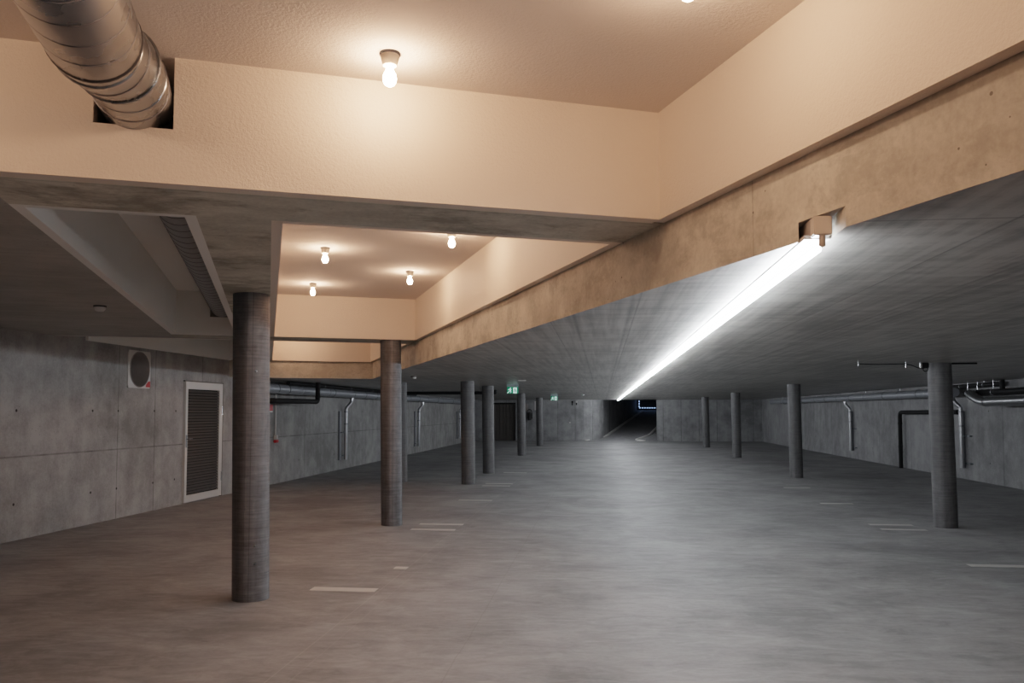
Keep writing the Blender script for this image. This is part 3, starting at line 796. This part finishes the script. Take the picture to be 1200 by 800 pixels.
# ------------------------------------------------------------------ far end
d = empty('door_3', (-5.6, YF+0.25, 0)); struct(d, 'dark slatted gate in the end wall behind the left columns', 'door')
bm = new()
for k in range(8):
    box(bm, (-0.75+k*0.19, -0.04 if k % 2 else 0.0, 0.0), (-0.75+k*0.19+0.18, 0.03, 2.1))
obj('panel', bm, M['gate'], d)
bm = new(); box(bm, (-0.75, -0.25, 2.05), (0.78, 0.0, 2.13)); obj('track', bm, M['black'], d)
bm = new(); box(bm, (0.74, -0.27, 0), (0.79, -0.22, 2.12)); obj('jamb', bm, M['wall_f'], d)
def curb(pts, label):
    bm = new()
    ps = [Vector((x, y, rz(y))) for x, y in pts]
    lo, hi = [], []
    for i, p in enumerate(ps):
        a = ps[max(0, i-1)]; b = ps[min(len(ps)-1, i+1)]
        dd = (b-a).normalized(); nn = Vector((-dd.y, dd.x, 0))*0.075
        lo.append([bm.verts.new(p-nn+Vector((0, 0, -0.02))), bm.verts.new(p+nn+Vector((0, 0, -0.02)))])
        hi.append([bm.verts.new(p-nn+Vector((0, 0, 0.06))), bm.verts.new(p+nn+Vector((0, 0, 0.06)))])
    for i in range(len(ps)-1):
        bm.faces.new((hi[i][0], hi[i+1][0], hi[i+1][1], hi[i][1]))
        bm.faces.new((lo[i][0], lo[i+1][0], hi[i+1][0], hi[i][0])); bm.faces.new((lo[i][1], lo[i+1][1], hi[i+1][1], hi[i][1]))
    for i in (0, -1): bm.faces.new((lo[i][0], hi[i][0], hi[i][1], lo[i][1]))
    tag(obj('ramp_curb', bm, M['curb']), label, 'curb', 'pale curbs of the ramp')
curb([(-0.95, YF+0.05), (-0.45, YF+0.55), (0.0, YF+1.2), (0.30, YF+1.85), (0.42, YF+2.4), (0.30+0.225*11, YF+1.85+10)], 'pale curb line on the left side of the ramp')
curb([(2.35, YF+0.05), (1.95, YF+0.15), (1.88, YF+0.35), (2.2, YF+1.0), (2.62, YF+1.75), (2.78, YF+2.3), (2.62+0.225*9, YF+1.75+9)], 'pale curb line on the right side of the ramp')
t = empty('led_strip', (2.56, YF+11.98, 1.90)); tag(t, 'blue-white dotted light strip at the top of the ramp', 'light strip')
bm = new()
for k in range(10): box(bm, (k*0.17, 0, -0.025), (k*0.17+0.11, 0.02, 0.025))
obj('horizontal_strip', bm, M['led'], t)
bm = new()
for k in range(5): box(bm, (-0.025, 0, 0.06+k*0.17), (0.025, 0.02, 0.06+k*0.17+0.11))
obj('vertical_strip', bm, M['led'], t)
t = empty('wall_extinguisher', (-4.05, YF, 1.15)); tag(t, 'small dark fire extinguisher on the end wall between two columns', 'extinguisher')
bm = new(); lathe(bm, [(0.09, 0), (0.1, 0.03), (0.1, 0.36), (0.06, 0.44), (0.03, 0.46)], 16, (0, -0.12, 0)); obj('tank', bm, M['dark'], t, True)
bm = new(); tube(bm, rounded([(-0.12, -0.1, 0.3), (-0.12, -0.1, 0.6), (0.1, -0.1, 0.6), (0.12, -0.1, 0.3)], 0.1), 0.018, 8); obj('hose', bm, M['black'], t, True)
bm = new(); box(bm, (-0.14, -0.02, 0.08), (0.14, 0, 0.4)); obj('bracket', bm, M['black'], t)
def plate(name, loc, size, mat, label, cat):
    t = empty(name, loc); tag(t, label, cat)
    bm = new(); box(bm, (-size[0]/2, -0.03, -size[1]/2), (size[0]/2, 0, size[1]/2))
    bmesh.ops.bevel(bm, geom=bm.edges[:], offset=0.006, segments=1, affect='EDGES'); obj('plate', bm, mat, t)
plate('wall_plate', (-4.25, YF, 1.86), (0.2, 0.42, 0), M['housing'], 'pale upright plate above the dark extinguisher', 'plate')
plate('wall_plate', (-3.72, YF, 1.96), (0.13, 0.5, 0), M['white'], 'pale narrow plate behind the most distant left column', 'plate')
def camera_box(loc, bright, label):
    t = empty('wall_camera', loc); tag(t, label, 'camera', 'small cameras on the end wall')
    bm = new(); box(bm, (-0.05, -0.14, -0.05), (0.05, 0.0, 0.05)); bmesh.ops.bevel(bm, geom=bm.edges[:], offset=0.01, segments=2, affect='EDGES'); obj('body', bm, M['white'] if bright else M['black'], t)
    bm = new(); tube(bm, [(0, -0.05, -0.05), (0, -0.03, -0.16), (0, 0, -0.16)], 0.03, 8); obj('arm', bm, M['black'], t)
camera_box((-1.66, YF, 2.17), False, 'small black camera high on the end wall by the ramp')
camera_box((-1.43, YF, 2.18), True, 'small white camera high on the end wall by the ramp')
t = empty('wall_socket', (-1.80, YF, 1.02)); tag(t, 'tiny white button on the end wall left of the ramp', 'button')
bm = new(); box(bm, (-0.04, -0.03, -0.04), (0.04, 0, 0.04)); obj('plate', bm, M['white'], t)

# ------------------------------------------------------------------ camera and world
cd = bpy.data.cameras.new('camera'); cam = bpy.data.objects.new('camera', cd); C.objects.link(cam)
FPX, PITCH, YAW, PPY = 961.24, 0.0513837, 0.109544, 433.346
cd.sensor_fit = 'HORIZONTAL'; cd.sensor_width = 36.0; cd.lens = FPX/1200*36.0; cd.shift_y = (PPY-400)/1200.0
cd.clip_end = 200
F = Vector((-math.sin(YAW)*math.cos(PITCH), math.cos(YAW)*math.cos(PITCH), math.sin(PITCH)))
R = Vector((math.cos(YAW), math.sin(YAW), 0)); U = R.cross(F)
m = Matrix((( R.x, U.x, -F.x, 0), (R.y, U.y, -F.y, 0), (R.z, U.z, -F.z, 1.6), (0, 0, 0, 1)))
cam.matrix_world = m
scene.camera = cam
w = bpy.data.worlds.new('world'); scene.world = w; w.use_nodes = True
bgn = w.node_tree.nodes.get('Background') or w.node_tree.nodes.new('ShaderNodeBackground')
bgn.inputs[0].default_value = (0.02, 0.022, 0.025, 1); bgn.inputs[1].default_value = 0.2
scene.view_settings.view_transform = 'Filmic'
scene.view_settings.look = 'None'
scene.view_settings.exposure = 0.12
scene.cycles.max_bounces = 10
scene.cycles.diffuse_bounces = 6
scene.cycles.sample_clamp_indirect = 6.0
